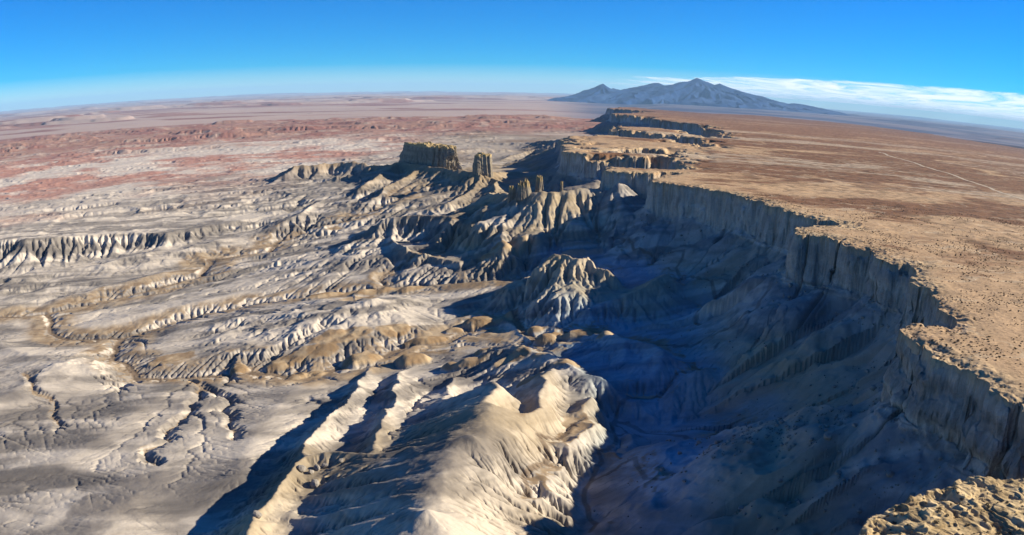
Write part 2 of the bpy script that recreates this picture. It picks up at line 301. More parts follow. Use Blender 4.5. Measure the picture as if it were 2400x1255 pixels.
def cliffs(X, Y, h, d, ps, R):
    """raise the plateau: level top, fluted cliff, ribbed talus apron"""
    n1 = fbm(X / 34, Y / 34, 4, 51); n2 = fbm(X / 9, Y / 9, 3, 52); n3 = vnoise(X / 70, Y / 70, 77)
    cr = fbm(ps / 46 + 9, d / 400, 2, 58); cleft = 7.5 * np.exp(-(cr / .035) ** 2) * sstep(-16, -2, d)      # joints that split the cliff
    cr2 = fbm(ps / 15, d / 200, 2, 59); cleft = cleft + 2.6 * np.exp(-(cr2 / .06) ** 2) * sstep(-8, -1, d)
    dj = d + n1 * 8 + n2 * 1.8 + cleft + fbm(X / 95, Y / 95, 4, 62) * 26 * sstep(950, 1400, np.hypot(X, Y)) + fbm(X / 62, Y / 62, 2, 64) * 19 * sstep(240, 420, np.hypot(X, Y))
    rag = sstep(-22, -2, dj)
    top = n1 * .8 + n2 * .35 + rag * (fbm(X / 5, Y / 5, 3, 57) * 1.6 - .8) - 1.0 * sstep(-10, 0, dj)
    inl = np.minimum(-np.minimum(dj, 0) / 900, 1); top = top - inl * 5 + fbm(X / 260, Y / 260, 4, 56) * 2.5 * sstep(0, .2, inl)
    top = top - 12 * sstep(-60, 0, dj) * sstep(1100, 1250, np.hypot(X, Y)) * sstep(-.2, .3, n1)    # the far headlands are more worn down
    hc = 28 + 12 * n3 + 6 * n1                          # cliff height
    cw = 4.6; u = np.clip((dj + .8) / (cw + .8), 0, 1)
    u = u + .075 * np.sin(u * 15 + n1 * 9 + n3 * 6) * (u < 1) * (u > 0)
    zc = top - hc * np.clip(u, 0, 1) ** .85
    k = ps / 30; rib = 1 - np.abs(((k + 1.1 * vnoise(k * .8, k * 0 + 3, 69) + .35 * n1) % 1) * 2 - 1)
    rib = rib * .6 + .4 * vnoise(ps / 55, dj / 300, 60)
    t = np.maximum(dj - cw, 0)
    hb_ = hc + (33 - hc) * sstep(0, 40, t); n1t = n1 * (1 - sstep(0, 30, t))
    rib2 = fbm(ps / 9, t / 160, 3, 65)
    talus = n1t + rib2 * 2.2 * sstep(4, 20, t) * sstep(120, 60, t) - hb_ - 36 * (1 - np.exp(-t / 55)) - .30 * t + (rib - .5) * 20 * sstep(2, 30, t) * sstep(190, 60, t)
    headA = np.exp(-((X - 118) ** 2 + (Y - 160) ** 2) / 60 ** 2); top = top + headA * (1.0 * np.abs(fbm(X / 6 + Y / 15, Y / 14, 4, 171)) * 2 - .8 + .55 * np.round(3 * fbm(X / 7, Y / 7, 2, 172)))
    zc = top - hc * np.clip(u, 0, 1) ** .85
    z = np.where(dj < cw, zc, talus)
    R = np.hypot(X, Y); az = np.degrees(np.arctan2(X, Y))
    re = np.interp(az, [6, 9, 13, 17, 22, 27, 33, 38, 50], [9500, 6500, 5600, 6300, 6000, 5300, 4500, 4000, 3600])
    q = R - re * (1 + .07 * fbm(X / 700, Y / 700, 5, 161))
    z = np.where(dj < 0, z - 55 * sstep(0, 130, q) - .012 * np.clip(q, 0, 4000), z)
    return smax(h, z, 2.5), dj, hc

def erode(z, st, its, K, fixed, aw, D=0.0, seed=1, pit=30):
    r = RR[::st].astype(np.float32); nr, nt = z.shape
    dr = np.gradient(r).astype(np.float32)[:, None]; da = (r * DTH * st)[:, None].astype(np.float32)
    cell = (dr * da * aw).astype(np.float32)
    idx = np.arange(nr * nt).reshape(nr, nt)
    g = np.random.default_rng(seed)
    nb = [(-1, 0), (1, 0), (0, -1), (0, 1), (-1, -1), (-1, 1), (1, -1), (1, 1)]
    dist = [np.broadcast_to(np.sqrt((a * dr) ** 2 + (b * da) ** 2), z.shape)[1:-1, 1:-1] for a, b in nb]
    for it in range(its):
        # fill small pits
        for k in range(pit if it % 4 == 0 else 3):
            m = z[:-2, 1:-1]
            for a, b in nb[1:]: m = np.minimum(m, z[1 + a:nr - 1 + a, 1 + b:nt - 1 + b])
            c = z[1:-1, 1:-1]; np.copyto(c, np.where(c < m, m + .004, c))
        c = z[1:-1, 1:-1]; best = np.zeros_like(c); rec = idx[1:-1, 1:-1].copy(); bd = np.ones_like(c)
        for (a, b), ds in zip(nb, dist):
            s = (c - z[1 + a:nr - 1 + a, 1 + b:nt - 1 + b]) / ds
            sj = s * (.8 + .4 * g.random(s.shape, dtype=np.float32)) if it < its - 1 else s
            m = (sj > best) & (s > 0)
            best = np.where(m, sj, best); rec = np.where(m, idx[1 + a:nr - 1 + a, 1 + b:nt - 1 + b], rec); bd = np.where(m, ds, bd)
        R_ = idx.copy(); R_[1:-1, 1:-1] = rec; R_ = R_.ravel()
        root = R_ == idx.ravel()
        dl = np.ones((nr, nt), np.float32); dl[1:-1, 1:-1] = bd; dl = dl.ravel()
        N = nr * nt; A = np.append(cell.ravel().astype(np.float64), 0.0); P = np.append(np.where(root, N, R_), N)
        act = np.where(P[:-1] < N)[0]
        while len(act):
            q = P[act]; A += np.bincount(q, weights=A[act], minlength=N + 1); q = P[q]
            P[act] = q; act = act[q < N]
        A = A[:-1]
        cc = np.where(root | fixed.ravel(), 0, K.ravel() * np.sqrt(A) / dl)
        # implicit z_i = (z_i + c z_rec)/(1+c) solved by composing affine maps along the flow tree
        al = (z.ravel() / (1 + cc)).astype(np.float64); be = cc / (1 + cc); P = R_.copy()
        be[root] = 0; al[root] = z.ravel()[root]
        act = np.where(be > 1e-5)[0]
        while len(act):
            al2 = al[act] + be[act] * al[P[act]]; be2 = be[act] * be[P[act]]; p2 = P[P[act]]
            al[act] = al2; be[act] = be2; P[act] = p2
            act = act[be2 > 1e-5]
        z = al.reshape(nr, nt).astype(np.float32)
        if D > 0:
            zz = z; lap = (zz[:-2, 1:-1] + zz[2:, 1:-1] + zz[1:-1, :-2] + zz[1:-1, 2:]) * .25 - zz[1:-1, 1:-1]
            f = ~fixed[1:-1, 1:-1]; z = z.copy(); z[1:-1, 1:-1] += lap * D * f
    return z, A.reshape(nr, nt).astype(np.float32)

# ------------------------------------------------------------------ shape the land
X, Y, h, d, ps, rd, wk = design(2)
log('design')
def prep(X, Y, h, d, ps, md=0):
    st0 = round((NT - 1) / (Y.shape[1] - 1)); Rr = np.hypot(X, Y)
    h = h + (fbm(X / 11, Y / 11, 3, 81) * .35 + fbm(X / 3.3, Y / 3.3, 3, 82) * .13) * sstep(4, 12, d) * sstep(2500, 1500, Rr)
    z, dj, hc = cliffs(X, Y, h, d, ps, None)
    fixed = dj < 6.5
    st = round((Y.shape[1] * 0 + NT - 1) / (Y.shape[1] - 1)); r = RR[::st]
    g = np.hypot(np.gradient(z, axis=0) / np.gradient(r)[:, None], np.gradient(z, axis=1) / (r[:, None] * DTH * st))
    K = (.0105 + .036 * sstep(.10, .5, g)) * (1 - .72 * sstep(-105, -80, z) * (r[:, None] < 540)) * (1 - .9 * sstep(0, .3, md)) * (.5 + vnoise(X / 50, Y / 50, 91)) * np.where(dj < 150, .55, 1.0) * (.45 + 1.1 * vnoise(X / 2.2, Y / 2.2, 93))
    return z, dj, fixed, K.astype(np.float32), np.where(dj < 3, 0.02, 1.0)
sl2 = (slice(None, None, 2), slice(None, None, 2))
a4 = [q[sl2] for q in (X, Y, h, d, ps, rd)]
z4, dj4, fx4, K4, aw4 = prep(*a4)
e4, _ = erode(z4.copy(), 4, 14, K4, fx4, aw4, .02, 1, 150); log('erode 4')
h = h + up2(e4 - z4) * 1.0
del z4
z2, dj2, fx2, K2, aw2 = prep(X, Y, h, d, ps, rd)
e2, _ = erode(z2.copy(), 2, 9, K2, fx2, aw2, .012, 2, 30); log('erode 2')
h1 = up2(h + (e2 - z2)); d1 = up2(d); ps1 = up2(ps); rd1 = up2(rd); wk1 = up2(wk)
X, Y = grid(1)
z1, dj1, fx1, K1, aw1 = prep(X, Y, h1, d1, ps1, rd1); log('prep 1')
Z, FA = erode(z1.copy(), 1, 6, K1, fx1, aw1, .01, 3, 20); log('erode 1')

# push the cliff faces in and out so that they read as broken rock
Rg = RR[:, None] * np.ones_like(X); log('cliff')
gr, ga = np.gradient(dj1); gr = gr / np.gradient(RR)[:, None]; ga = ga / (RR[:, None] * DTH)
sn, cs = np.sin(TH)[None], np.cos(TH)[None]
gx = gr * sn + ga * cs; gy = gr * cs - ga * sn; gl = np.hypot(gx, gy) + 1e-6; gx /= gl; gy /= gl
cm = sstep(-1.2, 1.0, dj1) * sstep(13, 7, dj1)
m = cm > 0
xx, yy, zz = X[m], Y[m], Z[m]
n = (fbm(xx / 7 + zz * .07, yy / 7 - zz * .06, 4, 61) * 2.6 + fbm(zz / 3.2 + fbm(xx / 40, yy / 40, 2, 67) * 2, xx / 60, 3, 68) * 2.3 + fbm(xx / 16 + zz / 14, yy / 16 - zz / 19, 3, 63) * 2.2
     + (np.abs(fbm(xx / 4.5 + zz * .02, yy / 4.5, 3, 66)) - .25) * -1.3)
n *= cm[m]
X = X.copy(); Y = Y.copy(); X[m] += gx[m] * n; Y[m] += gy[m] * n
# slope and flow
dzr = np.gradient(Z, axis=0) / np.gradient(RR)[:, None]; dza = np.gradient(Z, axis=1) / (RR[:, None] * DTH)
SLP = np.hypot(dzr, dza); log('slope')

# ------------------------------------------------------------------ pigments (clay, silt, sand), by rock layer and place, plus painted shade and haze
def lerp(a, b, t): return a + (b - a) * t[..., None]
def col(*c): return np.array(c, np.float32)
def pig_ground(X, Y, Z, dj, wk, fa, slp, rd):
    R = np.hypot(X, Y); AZ = np.arctan2(X, Y)
    wx = fbm(X / 45, Y / 45, 3, 101); wy = fbm(X / 160, Y / 160, 3, 102)
    a = radians(22); U = X * math.cos(a) + Y * math.sin(a); V = -X * math.sin(a) + Y * math.cos(a)
    st = fbm(U / 120 + wx, V / 22 + wy * 2 + Z / 9, 5, 103)
    bands = fbm(Z / 4.2 + wx * 1.2, wy * 2 + 3, 3, 104)
    c = lerp(col(.17, .162, .158), col(.40, .378, .35), sstep(-.40, .35, st + .35 * bands))
    # pale crust on gentle low ground on the left
    low = sstep(-116, -142, Z) * sstep(.30, .05, slp) * sstep(-.25, .45, fbm(U / 70, V / 26, 4, 105) + .15)
    c = lerp(c, col(.43, .40, .36), low * .85)
    dark = sstep(.08, .42, fbm(U / 150 + 3, V / 38, 5, 106)) * sstep(60, -60, X)
    c = lerp(c, col(.085, .082, .084), dark * .75)
    shade_blue = sstep(0, 55, X - 30 * sstep(620, 540, Y) + wx * 6 - np.clip(Y - 520, 0, 600) * .0) * sstep(1250, 950, R) * sstep(260, 170, dj + wx * 12) * sstep(-72, -88, Z)  # grey-blue shale pushed to the blue of the bowl's shade, painted in
    c = lerp(c, lerp(col(.10, .19, .28), col(.19, .33, .45), sstep(-.3, .4, st)), shade_blue * .85)
    # yellow silt towards the top of the ridges round the mesa
    yel = sstep(-114, -84, Z + wx * 10) * sstep(1500, 900, R) * sstep(-.35, .25, wy + .2)
    c = lerp(c, col(.30, .245, .155), yel * .8)
    yl2 = sstep(900, 1400, R) * sstep(-90, -50, Z + wx * 12) * sstep(4200, 2500, R)
    c = lerp(c, col(.22, .17, .105), yl2 * .85)
    tanl = sstep(-124, -114, Z) * sstep(-350, -520, X) * sstep(1000, 850, Y) * sstep(600, 700, Y)
    c = lerp(c, col(.42, .37, .25), tanl * .7)
    # brown silt terraces beside the washes
    terr = (1 - sstep(10, 40, X) * sstep(900, 700, R) * sstep(-100, -104, Z) * (Y < 520)) * sstep(6.5, 3.4, wk + 1.8 * fbm(X / 22, Y / 22, 3, 107)) * sstep(.55, .2, slp)
    c = lerp(c, lerp(col(.19, .14, .09), col(.32, .26, .185), sstep(-.4, .5, fbm(X / 12, Y / 12, 3, 108))), terr * .92)
    bed = sstep(.75, .35, wk); c = lerp(c, lerp(np.broadcast_to(col(.13, .10, .075), c.shape), c * .5, np.clip(shade_blue * 1.4, 0, 1)), bed * .8)
    # shadow of the small incised channels, painted in as a dark thread
    ch = sstep(6.2, 8.6, np.log(fa + 1)) * .42 * sstep(2500, 900, R)
    c = c * (1 - ch[..., None])
    c = lerp(c, lerp(col(.22, .155, .09), col(.34, .27, .18), sstep(-.3, .5, fbm(X / 10, Y / 10, 3, 112))), sstep(.1, .5, MD1) * .9)
    # red and white desert further out on the left
    c = c * col(1.07, 1.0, .90)
    fz = sstep(1500, 2600, R * (1 + .12 * wy - (AZ + .35) * .55))
    b1 = fbm(X / 200, Y / 260, 6, 109); b2 = fbm(X / 90 + 5, Y / 60, 4, 110)
    red = lerp(col(.42, .37, .32), col(.31, .17, .135), sstep(-.25, .4, b1 + .5 * b2))
    c = lerp(c, red, fz * sstep(-.02, -.22, AZ))
    fz2 = sstep(3000, 4600, R * (1 + .15 * wy)); brown = lerp(col(.26, .155, .12), col(.22, .11, .09), sstep(-.3, .4, b1))
    brown = lerp(brown, col(.34, .27, .22), sstep(.2, .5, b2) * .6)
    c = lerp(c, brown, fz2)
    mid = sstep(1900, 2400, R) * sstep(-.16, -.02, AZ) * sstep(4600, 3000, R)
    c = lerp(c, lerp(col(.28, .24, .20), col(.165, .12, .088), sstep(-.2, .3, b1)), mid * .9)
    return c
def pig_plateau(X, Y, dj):
    R = np.hypot(X, Y)
    w1 = fbm(X / 180, Y / 180, 4, 121); w2 = fbm(X / 40, Y / 40, 4, 122)
    a = radians(-18); U = X * math.cos(a) + Y * math.sin(a); V = -X * math.sin(a) + Y * math.cos(a)
    n = fbm(U / 260 + w1 * 1.4, V / 130 + w1 * 1.5, 6, 123) * 1.25; n2 = fbm(U / 60 + w2 * .9, V / 14 + w2 * 1.3, 5, 124) * 1.3; n3 = fbm(U / 700, V / 200, 4, 125)
    c = lerp(col(.35, .235, .135), col(.15, .075, .038), sstep(-.32, .22, n + .35 * n2 + sstep(-60, -450, dj) * .42 - sstep(-60, 0, dj) * .5))
    c = lerp(c, col(.40, .33, .24), sstep(.22, .5, -n3 + .3 * n2) * .7)
    rl = np.abs(fbm(U / 150 + w2 * .5, V / 60 + w2 * .4, 4, 128)); c = lerp(c, col(.40, .32, .22), sstep(.045, .0, rl) * .55)
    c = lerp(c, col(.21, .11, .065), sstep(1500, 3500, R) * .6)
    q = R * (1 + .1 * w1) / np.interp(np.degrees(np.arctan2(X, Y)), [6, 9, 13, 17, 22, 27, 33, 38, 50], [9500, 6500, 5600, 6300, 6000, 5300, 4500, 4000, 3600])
    c = lerp(c, col(.13, .08, .075), sstep(.6, .95, q) * .6); c = lerp(c, lerp(col(.04, .055, .10), col(.12, .105, .13), sstep(-.2, .3, w1)), sstep(.97, 1.12, q))  # past the far edge the blue of the haze is painted into the ground
    c = lerp(c, col(.38, .28, .165), sstep(-26, -3, dj) * sstep(-.5, .2, w2) * .8)
    hA = np.exp(-((X - 118) ** 2 + (Y - 160) ** 2) / 60 ** 2); c = lerp(c, lerp(col(.30, .215, .11), col(.46, .345, .19), sstep(-.4, .4, fbm(X / 5, Y / 9, 4, 129))), sstep(.1, .5, hA))
    spk = sstep(.15, .5, vnoise(X / 1.6, Y / 1.6, 126) - .45); c = c * (1 - .35 * spk[..., None])
    sp2 = fbm(X / 9, Y / 9, 4, 127); c = c * (1 - .38 * sstep(.0, .5, sp2) * sstep(-40, -120, dj) + .12 * sstep(0, -.5, sp2))[..., None]
    return c
def pig_cliff(X, Y, Z, ps):
    b = fbm(Z / 5 + fbm(X / 60, Y / 60, 2, 131), ps / 300, 3, 132); s = fbm(ps / 5, Z / 40, 4, 133)
    c = lerp(col(.25, .225, .20), col(.40, .36, .31), sstep(-.5, .5, b * 1.1 + s * .5))
    c = c * (1 - .35 * sstep(.06, .0, np.abs(fbm(Z / 7 + fbm(X / 80, Y / 80, 2, 134) * 1.5, ps / 200, 2, 135))))[..., None]
    return lerp(c, col(.34, .25, .145), sstep(-6, -.5, Z))
MD1 = rd1
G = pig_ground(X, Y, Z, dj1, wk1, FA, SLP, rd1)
PL = pig_plateau(X, Y, dj1); CLF = pig_cliff(X, Y, Z, ps1)
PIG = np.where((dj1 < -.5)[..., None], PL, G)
pc = sstep(-1.2, 0, dj1) * sstep(11, 8, dj1); PIG = lerp(PIG, CLF, pc)
tl = sstep(7, 12, dj1) * sstep(80, 20, dj1); PIG = lerp(PIG, PIG * .62 + CLF * .14 + col(.012, .025, .045), tl)  # blue shade under the cliffs painted into the talus colour
log('pigments')

# ------------------------------------------------------------------ materials
def mat_ground(name, scale, bump, stretch=(1, 1, 1), fixed=None, var=.22, bd=.6):
    m = bpy.data.materials.new(name); m.use_nodes = True; t = m.node_tree; b = t.nodes['Principled BSDF']
    b.inputs['Roughness'].default_value = .95; b.inputs['Specular IOR Level'].default_value = .12
    tc = t.nodes.new('ShaderNodeTexCoord'); mp = t.nodes.new('ShaderNodeMapping'); mp.inputs['Scale'].default_value = stretch
    t.links.new(tc.outputs['Object'], mp.inputs[0])
    n1 = t.nodes.new('ShaderNodeTexNoise'); n1.inputs['Scale'].default_value = scale; n1.inputs['Detail'].default_value = 8; n1.inputs['Roughness'].default_value = .68
    n2 = t.nodes.new('ShaderNodeTexNoise'); n2.inputs['Scale'].default_value = scale * .13; n2.inputs['Detail'].default_value = 6; n2.inputs['Roughness'].default_value = .6
    for n in (n1, n2): t.links.new(mp.outputs[0], n.inputs['Vector'])
    ad = t.nodes.new('ShaderNodeMath'); ad.operation = 'ADD'; t.links.new(n1.outputs[0], ad.inputs[0]); t.links.new(n2.outputs[0], ad.inputs[1])
    mr = t.nodes.new('ShaderNodeMapRange'); mr.inputs[1].default_value = .6; mr.inputs[2].default_value = 1.4
    mr.inputs[3].default_value = 1 - var; mr.inputs[4].default_value = 1 + var; t.links.new(ad.outputs[0], mr.inputs[0])
    mx = t.nodes.new('ShaderNodeVectorMath'); mx.operation = 'SCALE'; t.links.new(mr.outputs[0], mx.inputs['Scale'])
    if fixed: mx.inputs[0].default_value = fixed
    else:
        at = t.nodes.new('ShaderNodeAttribute'); at.attribute_name = 'pigment'; t.links.new(at.outputs['Color'], mx.inputs[0])
    t.links.new(mx.outputs[0], b.inputs['Base Color'])
    bp = t.nodes.new('ShaderNodeBump'); bp.inputs['Strength'].default_value = bump; bp.inputs['Distance'].default_value = bd
    t.links.new(ad.outputs[0], bp.inputs['Height']); t.links.new(bp.outputs[0], b.inputs['Normal'])
    return m
M_clay = mat_ground('clay', .7, .35, var=.14, bd=.4)
M_plat = mat_ground('desert_soil', .45, .7, var=.35, bd=.9)
M_cliff = mat_ground('cliff_rock', .35, .9, (1, 1, 1.3), var=.25, bd=1.8)
M_wash = mat_ground('wash_silt', .8, .5, bd=.4)
M_far = mat_ground('far_desert', .002, .0, var=.12)
M_rock = mat_ground('sandstone', .5, 1.0, (1, 1, .3), var=.25, bd=1.2)
M_sand = mat_ground('track_sand', .8, .3, fixed=(.38, .32, .24))
M_boul = mat_ground('boulder_rock', 1.2, .8, fixed=(.23, .205, .175), bd=.4)
M_leaf = mat_ground('scrub_leaf', 4, .2, fixed=(.10, .08, .052))
M_stem = mat_ground('scrub_wood', 6, .2, fixed=(.12, .09, .06))

def mesh(name, co, faces, mat, pig=None, smooth=True):
    """faces: (n,4) or (n,3) array, or a list of such"""
    m = bpy.data.meshes.new(name)
    fl = faces if isinstance(faces, list) else [faces]
    m.vertices.add(len(co)); m.vertices.foreach_set('co', np.ascontiguousarray(co, np.float32).ravel())
    li = np.concatenate([f.ravel() for f in fl]).astype(np.int32); cnt = np.concatenate([np.full(len(f), f.shape[1]) for f in fl])
    m.loops.add(len(li)); m.loops.foreach_set('vertex_index', li)
    m.polygons.add(len(cnt)); m.polygons.foreach_set('loop_start', np.concatenate([[0], np.cumsum(cnt)[:-1]]).astype(np.int32))
    m.update(calc_edges=True)
    if smooth: m.shade_smooth()
    if pig is not None:
        a = m.attributes.new('pigment', 'FLOAT_COLOR', 'POINT'); c4 = np.ones((len(co), 4), np.float32); c4[:, :3] = pig; a.data.foreach_set('color', c4.ravel())
    m.materials.append(mat); return m
def link(name, me, parent=None, loc=None, **kw):
    o = bpy.data.objects.new(name, me); C.objects.link(o)
    if loc is not None: o.location = loc
    if parent: o.parent = parent
    for k, v in kw.items(): o[k] = v
    return o
def gridmesh(name, X, Y, Z, PIG, fm, mat):
    nr, nt_ = Z.shape; i = np.arange(nr * nt_).reshape(nr, nt_)
    f = np.stack([i[:-1, :-1], i[1:, :-1], i[1:, 1:], i[:-1, 1:]], -1)[fm][:, ::-1]
    u, inv = np.unique(f, return_inverse=True)
    co = np.stack([X.ravel()[u], Y.ravel()[u], Z.ravel()[u]], -1)
    return mesh(name, co, inv.reshape(f.shape), mat, PIG.reshape(-1, 3)[u])
fd = (dj1[:-1, :-1] + dj1[1:, 1:]) * .5; fw = np.minimum(wk1[:-1, :-1], wk1[1:, 1:])
topm = fd < -.6; clm = (fd >= -.6) & (fd < 9.0); wam = (fd >= 9) & (fw < .7); bam = (fd >= 9) & ~wam
link('plateau_ground', gridmesh('plateau_ground', X, Y, Z, PIG, topm, M_plat), kind='structure', label='flat brown desert plateau above the curving cliff', category='plateau')
link('cliff', gridmesh('cliff', X, Y, Z, PIG, clm, M_cliff), kind='structure', label='shaded grey rock cliff running round the rim of the plateau', category='cliff')
link('dry_wash', gridmesh('dry_wash', X, Y, Z, PIG, wam, M_wash), kind='structure', label='winding dry stream beds between the grey badlands', category='stream bed')
link('badlands', gridmesh('badlands', X, Y, Z, PIG, bam, M_clay), kind='structure', label='grey eroded clay badlands with ridges and gullies below the cliff', category='badlands')
log('ground meshes')

# height lookup
def ground_z(x, y):
    r = math.log(math.hypot(x, y)); a = math.atan2(x, y)
    i = np.searchsorted(lr, r) - 1; j = (a + TH0) / DTH
    i = int(min(max(i, 0), NR - 2)); fi = (r - lr[i]) / (lr[i + 1] - lr[i]); j0 = int(min(max(j, 0), NT - 2)); fj = j - j0
    return float((Z[i, j0] * (1 - fi) + Z[i + 1, j0] * fi) * (1 - fj) + (Z[i, j0 + 1] * (1 - fi) + Z[i + 1, j0 + 1] * fi) * fj)

# ------------------------------------------------------------------ far country out to the horizon
FR = np.exp(np.linspace(math.log(RR[-1]), math.log(120000.0), 330)); FT = np.linspace(-TH0 - .0, TH0 + .0, 1001)
FX = FR[:, None] * np.sin(FT)[None]; FY = FR[:, None] * np.cos(FT)[None]; FRg = FR[:, None] * np.ones_like(FX); FA_ = FT[None] * np.ones_like(FX)
last = np.interp(FT, TH, Z[-1]); lastp = np.stack([np.interp(FT, TH, PIG[-1, :, k]) for k in range(3)], -1)
b = fbm(FX / 5200, FY / 5200, 6, 141); b2 = fbm(FX / 1800, FY / 1800, 5, 142)
mesa = sstep(.2, .24, b) * 40 + sstep(.34, .39, b) * 50 + b2 * 14
right = sstep(.02, .12, FA_)
pl_edge = np.ones_like(FRg)
# a dark scarp facing the viewer beyond the plateau, and the land rising behind
FZ = -185 + mesa * (1 - .35 * right) - 20 * right
sc = sstep(9600, 9900, FRg * (1 + .12 * fbm(FX / 3000, FY / 3000, 4, 144))) * sstep(.14, .19, FA_); FZ = FZ + 75 * sc * sstep(60000, 20000, FRg)
plt = sstep(.10, .13, FA_ + 0 * FRg) * (1 - pl_edge); FZ = FZ * (1 - plt) + (-8 + 3 * b2) * plt
FZ = FZ + sstep(50000, 120000, FRg) * (260 + 160 * fbm(FT[None] * 6 + 0 * FRg, FRg / 60000, 4, 145)) * sstep(.5, -.3, FA_) * .8
k = sstep(0, .25, np.log(FRg / RR[-1])); FZ = last[None] * (1 - k) + FZ * k
c1 = lerp(lerp(col(.19, .095, .075), col(.25, .14, .11), sstep(-.3, .3, b2)), col(.36, .29, .25), sstep(.12, .2, np.abs(fbm(FX / 4000, FY / 2200, 5, 146))) * .7)
c1 = lerp(c1, lerp(col(.03, .05, .105), col(.11, .11, .15), sstep(-.3, .3, b2)), right * .92)  # right side: blue of distant haze painted into the land
c1 = lastp[None] * (1 - k[..., None]) + c1 * k[..., None]
scg = sstep(9300, 9700, FRg + (sc - .5) * 0) * 0 + np.clip(np.abs(np.gradient(sc, axis=0)) * 3, 0, 1); c1 = lerp(c1, col(.045, .045, .07), np.clip(scg, 0, 1))  # shaded face of the scarp painted dark
link('far_desert', gridmesh('far_desert', FX, FY, FZ, c1, np.ones((len(FR) - 1, len(FT) - 1), bool), M_far), kind='structure', label='distant red and blue desert plains reaching the horizon', category='desert')

# mountains
DM = 30000.0
def atdist(px, py, D):
    p = unp(px, py, 0.0) if False else None
    a, b_ = px - 1200, 627.5 - py
    u = a * math.cos(ROLL) - b_ * math.sin(ROLL); v = a * math.sin(ROLL) + b_ * math.cos(ROLL)
    r = math.hypot(u, v); th = 2 * math.asin(r / (2 * FP)); n = math.sin(th)
    x = n * u / r; y = n * v / r; z = math.cos(th); wy_ = z * math.cos(PITCH) + y * math.sin(PITCH); wz = y * math.cos(PITCH) - z * math.sin(PITCH)
    f = D / math.hypot(x, wy_); return x * f, wy_ * f, CZ + wz * f
peaks = [(1388, 210, 0, .75), (1414, 197, 0, .55), (1440, 208, 500, .30), (1490, 206, 0, .26), (1545, 194, 300, .36), (1580, 197, 0, .34), (1608, 196, -300, .4), (1635, 186, 0, .36), (1660, 196, -500, .4), (1686, 196, 0, .38), (1722, 211, 0, .30),
         (1760, 222, -400, .30), (1800, 236, 0, .15), (1850, 244, 0, .1), (1550, 226, -2500, .3), (1640, 228, -2600, .3), (1480, 226, -2200, .3), (1700, 230, -2400, .3)]
a0 = atdist(1230, 230, DM); a1 = atdist(2150, 250, DM)
tx, ty = np.meshgrid(np.linspace(0, 1, 620), np.linspace(-5500, 6500, 260))
ang = math.atan2(a0[0], a0[1]) + tx * (math.atan2(a1[0], a1[1]) - math.atan2(a0[0], a0[1])); rr_ = DM + ty
MX = rr_ * np.sin(ang); MY = rr_ * np.cos(ang); MZ = np.full(MX.shape, -400.0)
wxx = fbm(MX / 1500, MY / 1500, 5, 151) * 350; wyy = fbm(MX / 1500 + 9, MY / 1500, 5, 152) * 350
for px, py, dd, sl_ in peaks:
    x, y, z = atdist(px, py, DM + dd); dist = np.hypot(MX + wxx * .6 - x, MY + wyy * .6 - y)
    rd_ = 1 - np.abs(fbm(np.arctan2(MX - x, MY - y) * 2.5 + wxx / 900, dist / 2500 + px, 3, px)) * 2
    MZ = np.maximum(MZ, z - dist * sl_ * (1.12 - .35 * rd_ * sstep(0, 900, dist)) * (1 - np.clip(dist / 16000, 0, .35)) + 20)
MZ = MZ + fbm(MX / 700, MY / 700, 5, 155) * 70 * sstep(-350, 200, MZ)
edge = sstep(0, .08, tx) * sstep(1, .75, tx) * sstep(-5500, -4200, ty) * sstep(6500, 5000, ty); MZ = -400 + (MZ + 400) * edge
mp_ = lerp(np.broadcast_to(col(.006, .030, .11), MX.shape + (3,)), col(.03, .065, .16), sstep(.0, .4, fbm(MX / 600, MY / 600, 5, 156)) * .7)  # blue of the aerial haze painted into the mountain colour
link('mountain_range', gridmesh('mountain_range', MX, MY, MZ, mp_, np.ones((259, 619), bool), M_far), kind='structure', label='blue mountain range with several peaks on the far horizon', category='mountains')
log('far')

